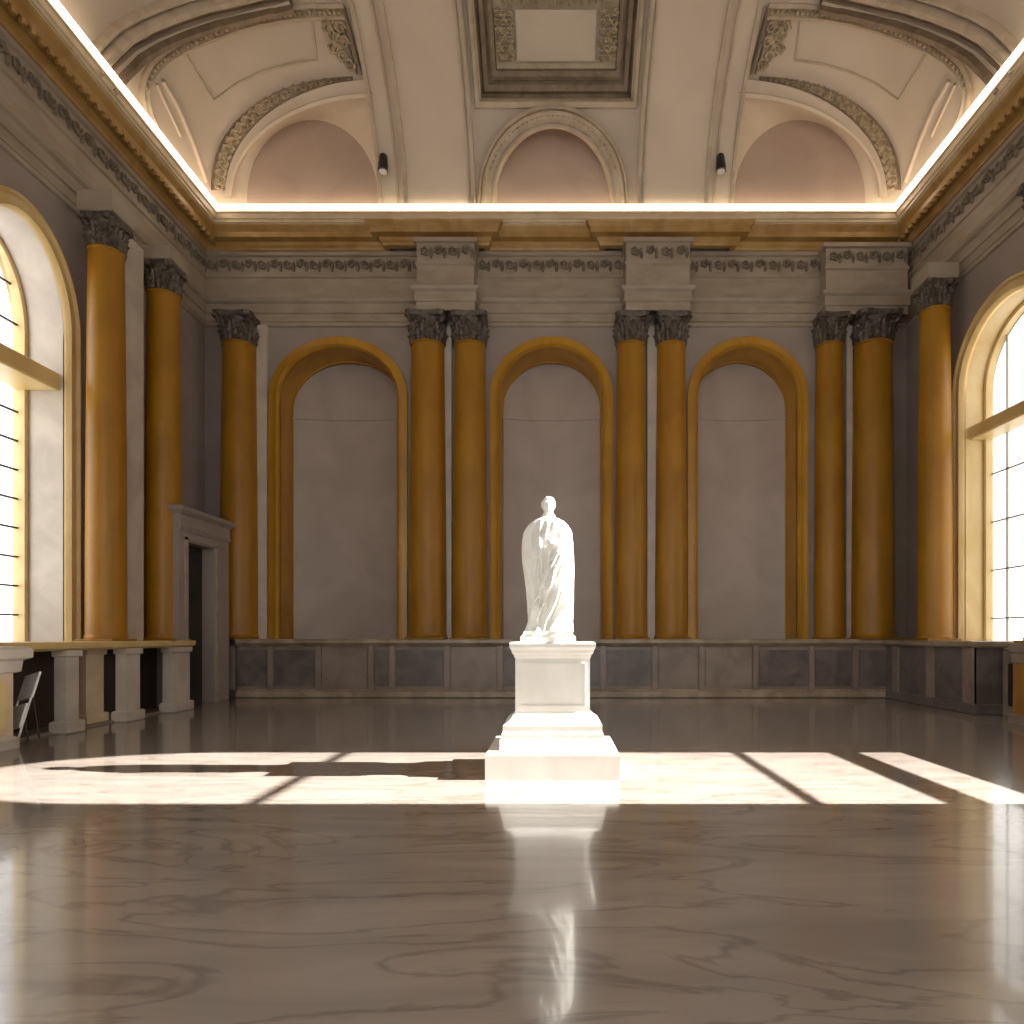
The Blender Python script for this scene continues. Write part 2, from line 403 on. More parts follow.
# carved relief in the frieze (acanthus bumps) and egg row under the side cornice
def scroll(mb, c, t, b, nrm, s, turn=1, r=.16, steps=11):
    pts = []; rad = []
    for k in range(steps):
        a = k/(steps-1)*1.5*2*PI*turn; q = s*(1-.8*k/(steps-1))*.5
        pts.append(c+t*q*math.cos(a)+b*q*math.sin(a)+nrm*.02); rad.append(s*r*(1-.5*k/(steps-1)))
    mb.tube(pts, rad, 5, up=nrm)
def leafblob(mb, c, t, b, nrm, L, W, H):
    rows = []
    for k in range(5):
        q = k/4; wv = W*math.sin(PI*(.15+.8*q)); h = H*math.sin(PI*(.1+.85*q))
        p = c+t*(L*(q-.5))
        rows.append([p-b*wv, p-b*wv*.5+nrm*h, p+nrm*h*.7, p+b*wv*.5+nrm*h, p+b*wv])
    mb.loft(rows)
def frieze_run(mb, p0, p1, nrm, z0, z1):
    L = (p1-p0).length; t = (p1-p0).normalized(); up = Vector((0, 0, 1)); n = max(1, int(L/.34))
    for k in range(n):
        c = p0+t*(L*(k+.5)/n); c.z = (z0+z1)/2
        scroll(mb, c+up*.03, t, up, nrm, .26, 1 if k % 2 else -1, .17, 9)
        leafblob(mb, c+t*.16-up*.02, up, t, nrm, (z1-z0)*.8, .05, .05)
def face_runs(path, off):
    out = []
    for a, b in zip(path, path[1:]):
        dx, dy = b[0]-a[0], b[1]-a[1]; l = math.hypot(dx, dy); nx, ny = dy/l, -dx/l
        if l > .7: out.append((Vector((a[0]+nx*off, a[1]+ny*off, 0)), Vector((b[0]+nx*off, b[1]+ny*off, 0)), Vector((nx, ny, 0))))
    return out
mb_f = MB(); mb_g = MB()
for (a, b, nn) in face_runs(ENT, .04):
    if abs(nn.x) > .5:                            # side walls: only the stretch in front of the camera
        if a.y < 6: a = Vector((a.x, 5.5, 0))
        if b.y < 6: b = Vector((b.x, 5.5, 0))
        frieze_run(mb_f, a, b, nn, 11.3, 11.68)
        t = (b-a).normalized(); L = (b-a).length
        for k in range(int(L/.2)):
            c = a+t*(.2*k+.1)+nn*.34; c.z = 12.0; mb_g.ball(c, .07, .07, .07, 6, 4)
    else: frieze_run(mb_f, a, b, nn, 11.3, 11.68)
struct(mb_f.build('trim_7', M['relief'])); struct(mb_g.build('trim_8', M['gilt'], smooth=True))

# cove light strips lying on the cornice
cl = [('back', (-XW+.75, XW-.75), YB-.62, YB-.5)]
m = MB(); m.box(-XW+.6, XW-.6, YB-.68, YB-.56, 12.56, 12.71)
tag(m.build('cove_light', M['strip'], loc=(0, YB-.6, 12.58)), 'bright strip of cove lighting on the cornice under the lunettes', 'light', 'cove lights on the cornice')
for sx, nm in ((-1, 'left'), (1, 'right')):
    m = MB(); a, b = sorted((sx*(XW-.7), sx*(XW-.54))); m.box(a, b, YF+.1, YB-.685, 12.56, 12.71)
    tag(m.build('cove_light', M['strip'], loc=(sx*(XW-.6), 6, 12.58)), f'bright strip of cove lighting on the cornice above the {nm}-hand window wall', 'light', 'cove lights on the cornice')

# ------------------------------------------------------------------ vault
VC, VA, VBZ, VZ0, XC = 11.2, 5.85, 4.2, 12.35, 3.2
def vz(x, y):
    dx = max(0, abs(x)-XC)/VA; dy = max(0, y-VC)/VA
    q = max(dx, dy); p = 4+16*min(1, max(0, (q-.45)/.4)); t = (dx**p+dy**p)**(1/p)
    return VZ0+VBZ*math.sqrt(max(0, 1-t*t))
def vn(x, y):                                     # normal pointing down into the room
    e = .02; gx = (vz(x+e, y)-vz(x-e, y))/(2*e); gy = (vz(x, y+e)-vz(x, y-e))/(2*e)
    return Vector((gx, gy, -1)).normalized()
def hit(px, py):
    ux, uz = (px-VX)/F, (VY-py)/F; lo = None; t = 6.0
    while t < 18:
        if CH+uz*t > vz(ux*t, t) or abs(ux*t) > XC+VA or t > VC+VA: break
        t += .05
    lo, hi_ = t-.05, t
    for _ in range(20):
        md = (lo+hi_)/2
        if CH+uz*md > vz(ux*md, md) or abs(ux*md) > XC+VA or md > VC+VA: hi_ = md
        else: lo = md
    p = Vector((ux*lo, lo, CH+uz*lo)); return p, vn(min(max(p.x, -9), 9), min(p.y, 17))
def topx(p): return (VX+F*p[0]/p[1], VY-F*(p[2]-CH)/p[1])
def inside(pt, poly):
    x, y = pt; c = False; n = len(poly)
    for i in range(n):
        x1, y1 = poly[i]; x2, y2 = poly[(i+1) % n]
        if (y1 > y) != (y2 > y) and x < (x2-x1)*(y-y1)/(y2-y1)+x1: c = not c
    return c
def ell(cx, cy, rx, ry, a0, a1, n=24, e=1.0):
    out = []
    for k in range(n+1):
        a = math.radians(a0+(a1-a0)*k/n); c, s_ = math.cos(a), math.sin(a)
        out.append((cx+rx*math.copysign(abs(c)**e, c), cy-ry*math.copysign(abs(s_)**e, s_)))
    return out
mir = lambda pts: [(2*VX-x, y) for x, y in pts]
CL = 555.0
rimL = [(231, 206)]+ell(374, 198, 143, 103, 180, 92, 24)+[(377, 96), (379, 140), (379, 206)]
rimC = [(496, 206)]+ell(554, 196, 58, 76, 180, 0, 28)+[(612, 206)]
holes = [rimL, mir(rimL), rimC]
CFY1 = hit(554, 99)[0].y; CFX = 1.86; CFY0 = 11.9
m = MB(); xs = [-9.05+0*0]
NX = 150
xs = [-(XC+VA*math.sin(PI/2*k/NX)) for k in range(NX, -1, -1)]
flat = [-XC+2*XC*k/80 for k in range(1, 80)]
xs = xs+flat+[-x for x in reversed(xs)]
ys = [YF+(VC-YF)*k/20 for k in range(20)]+[VC+VA*math.sin(PI/2*k/170) for k in range(171)]
idx = {}; V = []; Fc = []
for j, y in enumerate(ys):
    for i, x in enumerate(xs): V.append((x, y, vz(x, y)))
nx = len(xs)
for j in range(len(ys)-1):
    for i in range(nx-1):
        cx_, cy_ = (xs[i]+xs[i+1])/2, (ys[j]+ys[j+1])/2; c = (cx_, cy_, vz(cx_, cy_))
        if cy_ > 11.5:
            if abs(cx_) < CFX and CFY0 < cy_ < CFY1: continue
            if cy_ > 13:
                q = topx(c)
                if any(inside(q, h) for h in holes): continue
        a = j*nx+i; Fc.append((a, a+1, a+nx+1, a+nx))
m.v = V; m.f = Fc
# ledge behind the cornice and the walls above
ceiling = m.build('ceiling', M['vault'], smooth=True); struct(ceiling)
CP = Part(ceiling)
m = MB(); m.box(-XW, XW, YF, YF+.1, 12.3, 17)
struct(m.build('wall_front', M['vault']))
# outer roof shell so that no sky leaks round the vault
m = MB(); m.box(-10.6, 10.6, YF-.6, YB+1.4, 17.2, 17.4); m.box(-10.6, -XW-.0, YF, YB, 12.8, 17.2); m.box(XW, 10.6, YF, YB, 12.8, 17.2); m.box(-10.6, 10.6, YB+.0, YB+1.4, 12.8, 17.2)
m.box(-10.6, 10.6, YB+1.2, YB+1.4, 0, 12.8); m.box(-10.6, -XW, YB, YB+1.3, 0, 12.8); m.box(XW, 10.6, YB, YB+1.3, 0, 12.8)
struct(m.build('roof', M['vault']))

def on_vault(pts, n=None):
    """resample a pixel polyline and lay it on the vault"""
    out = []; 
    for (a, b) in zip(pts, pts[1:]):
        l = math.hypot(b[0]-a[0], b[1]-a[1]); k = max(1, int(l/5))
        out += [(a[0]+(b[0]-a[0])*i/k, a[1]+(b[1]-a[1])*i/k) for i in range(k)]
    out.append(pts[-1])
    return [hit(*p) for p in out]
def vsweep(mb, pn, prof, closed=False):
    """prof: (across, towards the room)"""
    rows = [[] for _ in prof]; n = len(pn)
    for i, (p, nn) in enumerate(pn):
        t = (pn[min(i+1, n-1)][0]-pn[max(i-1, 0)][0]).normalized(); b = nn.cross(t).normalized()
        for j, (u, v) in enumerate(prof): rows[j].append(p+b*u+nn*v)
    mb.loft(rows)
def roundprof(w, h): return [(-w/2, -.04), (-w/2, h*.45), (-w*.28, h*.9), (0, h), (w*.28, h*.9), (w/2, h*.45), (w/2, -.04)]
def flatprof(w, h): return [(-w/2, -.04), (-w/2, h), (w/2, h), (w/2, -.04)]

# lunettes: wall of each, splayed soffit
YL = 16.97
lunL = ell(312.5, 198, 65.5, 78, 180, 0, 28)
lunC = ell(554.5, 198, 57.5, 76, 180, 0, 28)
for k, (rim, lun) in enumerate(((rimL, lunL), (mir(rimL), mir(lunL)), (rimC, lunC))):
    base = [(lun[0][0], 215)]+lun+[(lun[-1][0], 215)]
    m = MB(); pts = [at(x, y, YL) for x, y in base]; c = at(sum(p[0] for p in base)/len(base), 190, YL)
    m.add([c]+pts, [(0, i+1, i+2) for i in range(len(pts)-1)]+[(0, len(pts), 1)])
    CP.build(m, 'lunette_panel', M['lunette'])
    # soffit: resample both to the same count by arc length
    def res(poly, n):
        d = [0]
        for a, b in zip(poly, poly[1:]): d.append(d[-1]+math.hypot(b[0]-a[0], b[1]-a[1]))
        out = []; 
        for i in range(n):
            s_ = d[-1]*i/(n-1); j = max(q for q in range(len(d)) if d[q] <= s_+1e-9); j = min(j, len(poly)-2)
            f = (s_-d[j])/(d[j+1]-d[j]+1e-9); out.append((poly[j][0]+(poly[j+1][0]-poly[j][0])*f, poly[j][1]+(poly[j+1][1]-poly[j][1])*f))
        return out
    A = res(rim, 60); B = res(base, 60); m = MB()
    ra = [hit(*p)[0] for p in A]; rb = [at(x, y, YL) for x, y in B]
    rows = [[a.lerp(b, t) for a, b in zip(ra, rb)] for t in (0, .12, .5, 1)]
    m.loft(rows); CP.build(m, 'soffit', M['rib'], True)

# ribs running over the vault
def vstrip(mb, x0, x1, h, y0=YF, y1=17.04, side=.06):
    yy = [y0+(VC-y0)*k/8 for k in range(8)]+[VC+VA*math.sin(PI/2*k/60) for k in range(61)]
    yy = [y for y in yy if y <= y1]; rows = []
    for y in yy:
        def q(x, o): n_ = vn(x, min(y, 16.98)); return Vector((x, y, vz(x, y)))+n_*o
        rows.append([q(x0, -.05), q(x0, h), q(x0+side*0, h), q((x0+x1)/2, h), q(x1, h), q(x1, -.05)])
    mb.loft(rows)
def both(fn):
    for s_ in (-1, 1): fn(s_)
for s_ in (-1, 1):
    def X(px): return s_*abs((px-VX)*17.0/F)
    m = MB(); a, b = sorted((X(406), X(476))); vstrip(m, a, b, .2)
    rib = CP.build(m, 'rib', M['rib'], True)
    m = MB(); a, b = sorted((X(379), X(406))); vstrip(m, a, b, .1); CP.build(m, 'rib_border', M['rib'], True)
    m = MB()
    for (p, h, wd) in ((408, .27, .1), (474, .27, .08), (382, .16, .08), (470, .25, .05), (399, .14, .06)):
        x = X(p); vstrip(m, x-wd/2, x+wd/2, h)
    CP.build(m, 'rib_moulding', M['mould'], True)

# centre coffer
def cof(inset, off):
    x0, x1, y0, y1 = -CFX+inset, CFX-inset, CFY0+inset, CFY1-inset*.9
    pts = []
    N = 14
    path = [(x0+(x1-x0)*k/N, y1) for k in range(N)]+[(x1, y1+(y0-y1)*k/N) for k in range(N)]+[(x1+(x0-x1)*k/N, y0) for k in range(N)]+[(x0, y0+(y1-y0)*k/N) for k in range(N+1)]
    return [Vector((x, y, vz(x, y)))-vn(x, y)*off for x, y in path]
m = MB(); m.loft([cof(*p) for p in [(-.14, -.04), (-.12, -.1), (-.04, -.1), (0, -.04), (0, .26)]]); CP.build(m, 'coffer_frame', M['mould'], True)
m = MB(); m.loft([cof(*p) for p in [(0, .26), (.05, .3), (.1, .2), (.2, .2), (.2, .3), (.26, .32)]]); CP.build(m, 'coffer_step', M['cofferdark'], True)  # recess shade put into the darker colour
m = MB(); m.loft([cof(*p) for p in [(.26, .32), (.26, .22), (.32, .18), (.4, .22), (.42, .32)]]); CP.build(m, 'coffer_moulding', M['cofferdark'], True)
def vg(m, x0, x1, y0, y1, off, nx_=10, ny=14):
    m.loft([[Vector((x0+(x1-x0)*i/nx_, y0+(y1-y0)*j/ny, vz(x0+(x1-x0)*i/nx_, y0+(y1-y0)*j/ny)))-vn(x0+(x1-x0)*i/nx_, y0+(y1-y0)*j/ny)*off for i in range(nx_+1)] for j in range(ny+1)])
m = MB(); vg(m, -CFX+.3, CFX-.3, CFY0+.2, CFY1-.2, .33); CP.build(m, 'coffer_ground', M['mould'])
yp1 = hit(554, 64)[0].y; yp0 = hit(554, 14)[0].y
m = MB(); vg(m, -.93, .93, yp0, yp1, .24)
CP.build(m, 'coffer_panel', M['vault'], True)
m = MB()
for sx in (-1, 1):
    for j in range(6):
        for i in range(3):
            x = sx*(1.08+.14*i); y = yp0+.05+(yp1-yp0-.1)*j/5; n_ = vn(x, y); c = Vector((x, y, vz(x, y)))-n_*.28
            ty = Vector((0, 1, (vz(x, y+.05)-vz(x, y-.05))/.1)).normalized()
            scroll(m, c, Vector((1, 0, 0)), ty, n_, .17, 1 if (i+j) % 2 else -1, .2, 8)
y = hit(554, 7)[0].y
for i in range(17):
    x = -1.2+2.4*i/16; n_ = vn(x, y); c = Vector((x, y, vz(x, y)))-n_*.25
    leafblob(m, c, Vector((0, 1, -.2)).normalized(), Vector((1, 0, 0)), n_, .16, .045, .06)
CP.build(m, 'coffer_ornament', M['orn'], True)

# carved ring round the centre lunette
m = MB(); pn = on_vault([(477, 205)]+ell(553, 196, 75, 92, 180, 0, 40)+[(629, 205)])
vsweep(m, pn, [(0, -.05), (0, .12), (-.05, .15), (-.1, .06), (-.12, .12), (-.19, .14), (-.22, .05), (-.36, .03), (-.38, .1), (-.44, .12), (-.48, .06), (-.5, -.14)])
CP.build(m, 'lunette_ring', M['mould'], True)
m = MB()
for i, (p, n_) in enumerate(on_vault(ell(553, 196, 66, 82, 160, 20, 30))):
    m.ball(p+n_*.05, .045, .045, .05, 7, 5)
CP.build(m, 'lunette_beads', M['orn'], True)

# corner bays: arched mouldings, carved bands, panels
for s_ in (-1, 1):
    T = (lambda pts: pts) if s_ < 0 else mir
    sg = 1 if s_ < 0 else -1
    # plain pale arch band round the lunette opening
    inn = [(231, 205)]+ell(374, 198, 143, 103, 180, 90, 24)
    out = [(216, 205)]+ell(374, 198, 160, 120, 180, 90, 24)
    mid = T(ell(374, 197, 145.5, 110, 180, 91, 30))
    m = MB(); a = on_vault(T(inn[1:])); b = on_vault(T(ell(374, 198, 149, 119, 180, 91, 24)))
    A = [hit(*p) for p in T(ell(374, 198, 141, 101, 180, 90, 36))]; B = [hit(*p) for p in T(ell(374, 198, 149, 119, 180, 90, 36))]
    m.loft([[p-n_*.1 for p, n_ in A], [p+n_*.12 for p, n_ in A], [p.lerp(q, .25)+n_*.14 for (p, n_), (q, _) in zip(A, B)], [p.lerp(q, .3)+n_*.09 for (p, n_), (q, _) in zip(A, B)], [p+n_*.09 for p, n_ in B], [p-n_*.1 for p, n_ in B]])
    CP.build(m, 'arch_band', M['rib'], True)
    # carved band
    A = [hit(*p) for p in T(ell(368, 190, 140, 110, 180, 96, 40))]; B = [hit(*p) for p in T(ell(368, 190, 157, 114, 180, 94, 40, .88))]
    m = MB(); m.loft([[p-n_*.05 for p, n_ in A], [p+n_*.06 for p, n_ in A], [p.lerp(q, .12)+n_*.06 for (p, n_), (q, _) in zip(A, B)], [p.lerp(q, .14)+n_*.01 for (p, n_), (q, _) in zip(A, B)], [p.lerp(q, .86)+n_*.01 for (p, n_), (q, _) in zip(A, B)], [p.lerp(q, .88)+n_*.08 for (p, n_), (q, _) in zip(A, B)], [p+n_*.08 for p, n_ in B], [p-n_*.05 for p, n_ in B]])
    fr = CP.build(m, 'carved_band', M['cofferdark'], True)
    m = MB()
    for i in range(1, 40):
        p = A[i][0].lerp(B[i][0], .5); n_ = A[i][1]; wd = (A[i][0]-B[i][0]).length
        t = (A[i][0]-A[i-1][0]).normalized(); b_ = n_.cross(t)
        scroll(m, p, t, b_, n_, min(.3, wd*.72), 1 if i % 2 else -1, .2, 9)
        if i % 2: leafblob(m, p+t*.05, b_, t, n_, wd*.8, .05, .07)
    CP.build(m, 'carved_foliage', M['orn'], True)
    # foliage panel beside the rib
    m = MB()
    fp = [(331, 20), (341, 27), (332, 33), (345, 42), (333, 46), (343, 56), (350, 63), (328, 28), (338, 37), (338, 50)]
    for i, q in enumerate(T(fp)):
        p, n_ = hit(*q); t = Vector((1, 0, 0)); t = (t-n_*t.dot(n_)).normalized(); b_ = n_.cross(t)
        scroll(m, p+n_*.03, t, b_, n_, .27, 1 if i % 2 else -1, .18, 10)
        leafblob(m, p+t*.05*sg, b_, t, n_, .22, .06, .07)
    CP.build(m, 'carved_foliage', M['orn'], True)
    m = MB()
    for (x0, x1, wd, h) in ((346, 362, .07, .16), (352, 366, .05, .1), (340, 357, .04, .08)):
        vsweep(m, on_vault(T([(x0-2, 6), (x1, 74)])), roundprof(wd, h))
    CP.build(m, 'panel_edge', M['cofferdark'], True)
    # plain panel outline
    m = MB()
    ou = [(184, 52)]+[(200, 46), (226, 35), (252, 27), (280, 20), (312, 16), (317, 60), (290, 64), (262, 72), (236, 84), (213, 100), (184, 52)]
    vsweep(m, on_vault(T(ou)), roundprof(.05, .035)); CP.build(m, 'panel_outline', M['mould'], True)
    # rope-like arch moulding
    rp = [(156, 134), (148, 118), (144, 104), (143, 92), (146, 79), (152, 68), (163, 57), (180, 46), (205, 34), (230, 25), (258, 17), (285, 13), (315, 11), (345, 11)]
    m = MB(); pn = on_vault(T(rp)); vsweep(m, pn, [(-.14, -.03), (-.14, .06), (-.08, .1), (-.04, .04), (.04, .04), (.08, .1), (.14, .06), (.14, -.03)]); CP.build(m, 'arch_moulding', M['mould'], True)
    m = MB()
    for (p, n_) in pn[8:]: m.ball(p+n_*.05, .06, .06, .06, 6, 4)
    CP.build(m, 'arch_beads', M['orn'], True)
    # big transverse arch: pale band, deep dark groove, outer rolls
    g0 = [(96, 80), (112, 62), (130, 44), (152, 31), (180, 19), (210, 9), (245, 1), (290, -7)]
    m = MB(); pn = on_vault(T([(x+2, y+11) for x, y in g0])); vsweep(m, pn, flatprof(.22, .14)); CP.build(m, 'transverse_band', M['rib'])
    m = MB(); pn = on_vault(T(g0)); vsweep(m, pn, [(-.22*sg, .3), (-.13*sg, .3), (-.12*sg, .02), (.1*sg, .02), (.12*sg, .0)]); CP.build(m, 'transverse_groove', M['cofferdark'])
    m = MB(); pn = on_vault(T([(x-9, y-9) for x, y in g0])); vsweep(m, pn, roundprof(.2, .3)); pn = on_vault(T([(x-17, y-17) for x, y in g0])); vsweep(m, pn, roundprof(.12, .18)); CP.build(m, 'transverse_roll', M['mould'], True)
    # highlight rib of the pendentive
    m = MB()
    vsweep(m, on_vault(T([(162, 80), (178, 108), (192, 142), (206, 182)])), roundprof(.1, .07))
    vsweep(m, on_vault(T([(156, 84), (168, 110), (180, 136)])), roundprof(.06, .05))
    CP.build(m, 'pendentive_edge', M['rib'], True)

# small dark spotlights at the foot of the ribs
for px, lb in ((386, 'small dark spotlight at the foot of the rib between left and middle lunettes'), (718, 'small dark spotlight at the foot of the rib between middle and right lunettes')):
    p, n_ = hit(px, 168); p = p+n_*.2
    rt = tag(empty('spotlight', p), lb, 'light', 'spotlights on the vault'); P = Part(rt)
    m = MB(); m.tube([p+Vector((0, 0, .24)), p+Vector((0, -.05, .2)), p+Vector((0, -.1, -.02)), p+Vector((0, -.11, -.2))], [.06, .1, .12, .13], 14); P.build(m, 'housing', M['black'], True)
    m = MB(); m.box(p.x-.05, p.x+.05, p.y-.02, p.y+.22, p.z+.02, p.z+.1); P.build(m, 'bracket', M['black'])
    m = MB(); m.tube([p+Vector((0, -.11, -.2)), p+Vector((0, -.112, -.225))], [.1, .1], 14); P.build(m, 'lens', M['lead'])

# ------------------------------------------------------------------ columns
def column(cx, cy, r, ztop, label, group, zb=1.5, impost=0, cs=1.0, ch=.72):
    rt = tag(empty('marble_column', (cx, cy, zb)), label, 'column', group, 'thing'); P = Part(rt)
    zc = ztop-ch; hs = ch/.72
    m = MB(); R = r*1.05
    m.box(cx-R, cx+R, cy-R, cy+R, zb, zb+.04, .01)
    prof = [(r*1.03, zb+.04), (r*1.06, zb+.07), (r*1.03, zb+.1), (r*1.0, zb+.12), (r*1.0, zb+.14)]
    m.lathe(cx, cy, prof, 40); P.build(m, 'base', M['column'], True)
    m = MB(); pr = [(r, zb+.14)]
    for k in range(1, 13):
        t = k/12; pr.append((r*(1-.13*t**1.7), zb+.14+(zc-zb-.2)*t))
    pr += [(r*.92, zc-.05), (r*.92, zc-.01), (r*.86, zc)]
    m.lathe(cx, cy, pr, 48); P.build(m, 'shaft', M['column'], True)
    # Corinthian capital: bell, two rows of acanthus, volutes, abacus
    m = MB(); rr = r*.86*(1 if cs == 1 else .98)
    m.lathe(cx, cy, [(rr, zc), (rr*.98, zc+.3*hs), (rr*1.02, zc+.5*hs), (rr*1.1, zc+.62*hs)], 24)
    cap = P.build(m, 'capital', M['capital'], True)
    m = MB(); up = Vector((0, 0, 1))
    for row, (n, z0, h, ro, ph) in enumerate(((10, zc, .3*hs, 1.02, 0), (10, zc+.12*hs, .4*hs, 1.05, .5))):
        for k in range(n):
            a = 2*PI*(k+ph)/n; o = Vector((math.cos(a), math.sin(a), 0)); t = Vector((-math.sin(a), math.cos(a), 0)); rows = []
            for q in range(7):
                f = q/6; out = rr*ro+.02+.09*cs*f**3; z = z0+h*(f if f < .9 else .86)
                wd = .33*rr*math.sin(PI*min(.97, .25+.62*f))*(1+.25*math.sin(f*16))
                c = Vector((cx, cy, z))+o*out
                rows.append([c-t*wd-o*.03, c-t*wd*.5+o*.02, c-o*.015, c+t*wd*.5+o*.02, c+t*wd-o*.03])
            m.loft(rows)
    P.build(m, 'leaf_ring', M['capital'], True, cap)
    for k in range(4):
        a = PI/4+PI/2*k; o = Vector((math.cos(a), math.sin(a), 0)); t = Vector((-math.sin(a), math.cos(a), 0)); m = MB()
        scroll(m, Vector((cx, cy, zc+.55*hs))+o*(rr*(1.28 if cs == 1 else 1.08)), o, up, t, .24*hs, 1, .3, 12)
        P.build(m, 'volute', M['capital'], True, cap)
    m = MB(); vs = []
    for z, sc in ((ztop-.12, .96), (ztop-.07, 1.0), (ztop, 1.03)):
        ring = []
        for k in range(32):
            a = 2*PI*k/32; d = rr*1.5*(1-.17*(math.cos(2*(a))**2))/1.0; 
            q = max(abs(math.cos(a)), abs(math.sin(a))); d = min(rr*1.12/q*(1+.22*(1/q-1)*2.4), rr*1.62)*(1 if cs == 1 else .88)
            ring.append((cx+d*sc*math.cos(a), cy+d*sc*math.sin(a), z))
        vs.append(ring)
    m.loft(vs, True); m.f.append(tuple(range(31, -1, -1))); m.f.append(tuple(range(64, 96))); P.build(m, 'abacus', M['capital'], False, cap)
    if impost:
        m = MB(); m.box(cx-rr*1.15, cx+rr*1.15, cy-rr*1.15, cy+rr*1.15, ztop, ztop+impost, .02); P.build(m, 'impost_block', M['entab'])
    return rt
YC = 17.22
G = 'columns on the back wall'
for px, r, lb in ((240, .47, 'ochre column standing alone beside the dark doorway'),
                  (428, .49, 'ochre column, left of the pair between the left and middle niches'),
                  (470, .455, 'ochre column, right of the pair between the left and middle niches'),
                  (631, .42, 'ochre column, left of the pair just right of the middle niche'),
                  (671, .42, 'ochre column, right of the pair just right of the middle niche'),
                  (829, .38, 'slimmest ochre column on the back wall, right of the right niche'),
                  (872, .54, 'stoutest ochre column on the back wall, nearest the right corner')):
    column(xat(px, YC), YC-.02, r, 10.0, lb, G, 1.52)
G2 = 'columns along the window walls'
column(-8.75, 12.65, .345, 9.68, 'ochre column on the left ledge next to the tall window', G2, 1.5, .4, .7, .62)
column(-8.75, 14.5, .37, 9.82, 'ochre column on the left ledge nearest the dark doorway', G2, 1.5, .3, .7, .62)
column(-8.75, 8.9, .36, 9.82, 'ochre column on the stone pedestal left of the tall left-hand window', G2, 1.45, .3, .7, .62)
column(8.8, 15.1, .36, 9.75, 'ochre column on the right ledge between the corner and the bright window', G2, 1.5, .35, .6, .6)
column(8.8, 11.62, .35, 9.82, 'ochre column at the right edge overlapping the bright window', G2, 1.48, .3, .7, .62)
# pale pilaster strips behind and between columns
for x0, x1, z1 in ((xat(443, 17.35), xat(452, 17.35), 9.86), (xat(647, 17.35), xat(657, 17.35), 9.86), (xat(845, 17.35), xat(851, 17.35), 9.86), (xat(258, 17.35), xat(268, 17.35), 9.86)):
    m = MB(); m.box(x0, x1, YB-.14, YB, 1.5, z1, .01); o = m.build('trim_9', M['pale']); struct(o)
m = MB(); m.box(-XW, -XW+.55, 13.22, 13.95, 1.5, 9.9, .02); struct(m.build('trim_10', M['pale']))

# ------------------------------------------------------------------ dado round the back of the room
YD = 16.8
rt = empty('trim_11', (0, YD, 0)); struct(rt); P = Part(rt)
m = MB(); m.box(-8.25, XW, YD+.06, YB+.01, 0, 1.4); P.build(m, 'dado_body', M['dado'])
m = MB(); m.ring_stack([(-8.25, XW, YD+.02, YB, 0), (-8.25, XW, YD-.04, YB, .02), (-8.25, XW, YD-.04, YB, .16), (-8.25, XW, YD+.04, YB, .22)]); P.build(m, 'plinth', M['dadoedge'])
m = MB(); m.ring_stack([(-8.25, XW, YD+.03, YB, 1.32), (-8.25, XW, YD-.04, YB, 1.38), (-8.25, XW, YD-.1, YB, 1.42), (-8.25, XW, YD-.1, YB, 1.5), (-8.25, XW, YD-.07, YB, 1.52)]); P.build(m, 'ledge', M['dadoedge'])
# stiles & panels
edges = [232, 270, 318, 371, 392, 447, 500, 560, 603, 655, 702, 756, 812, 856, 898]
for i, (a, b) in enumerate(zip(edges, edges[1:])):
    x0, x1 = xat(a, YD), xat(b, YD)
    m = MB(); m.box(x0-.07, x0+.07, YD, YD+.07, .2, 1.34, .01); P.build(m, 'stile', M['dado'])
    m = MB(); m.ring_stack([(x0+.1, x1-.1, YD+.03, YD+.08, .3), (x0+.1, x1-.1, YD+.03, YD+.08, 1.24)]); P.build(m, 'panel', M[('dadopanel', 'dado')[i in (2, 9, 10, 5)]])

# left dado: ledge on piers over dark recesses
rt = empty('trim_12', (-8, 12, 0)); struct(rt); P = Part(rt)
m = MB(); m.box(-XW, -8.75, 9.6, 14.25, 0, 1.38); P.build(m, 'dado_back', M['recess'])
m = MB(); m.ring_stack([(-XW, -8.02, 9.5, 14.3, 1.36), (-XW, -7.94, 9.5, 14.3, 1.4), (-XW, -7.92, 9.5, 14.3, 1.48), (-XW, -7.94, 9.5, 14.3, 1.5)]); P.build(m, 'ledge', M['sandy'])
for (y0, y1, xf, mt) in ((10.62, 10.9, -8.0, 'pale'), (11.55, 12.0, -8.35, 'giltpale'), (12.1, 12.5, -8.0, 'pale'), (13.55, 14.2, -8.0, 'pale')):
    m = MB(); m.box(xf-.2, xf, y0, y1, 0, 1.37, .01); m.box(xf-.24, xf+.06, y0-.06, y1+.06, 0, .2, .02); m.box(xf-.22, xf+.04, y0-.03, y1+.03, 1.26, 1.37, .01); P.build(m, 'pier', M[mt], False)
m = MB(); m.box(-8.9, -8.2, 9.62, 14.25, 0, .04); P.build(m, 'plinth', M['dado'])

# door case on the left near the corner
rt = empty('door_1', (-8.3, 15.2, 0)); struct(rt); P = Part(rt)
XD = -8.3; y0, y1, yo0, yo1, zo = 14.32, 16.5, 14.66, 15.8, 3.72
m = MB(); m.box(-XW, XD, y0, yo0, 0, 3.95, .01); m.box(-XW, XD, yo1, y1, 0, 3.95, .01); m.box(-XW, XD, yo0, yo1, zo, 3.95, .01)
P.build(m, 'door_frame', M['wall'])
m = MB(); m.ring_stack([(-XW, XD+.02, y0, y1, 3.95), (-XW, XD+.05, y0, y1+.03, 4.02), (-XW, XD+.02, y0, y1, 4.06), (-XW, XD+.02, y0, y1, 4.3), (-XW, XD+.12, y0-.08, y1+.1, 4.38), (-XW, XD+.14, y0-.1, y1+.12, 4.46), (-XW, XD+.1, y0-.08, y1+.08, 4.48)])
P.build(m, 'door_lintel', M['wall'])
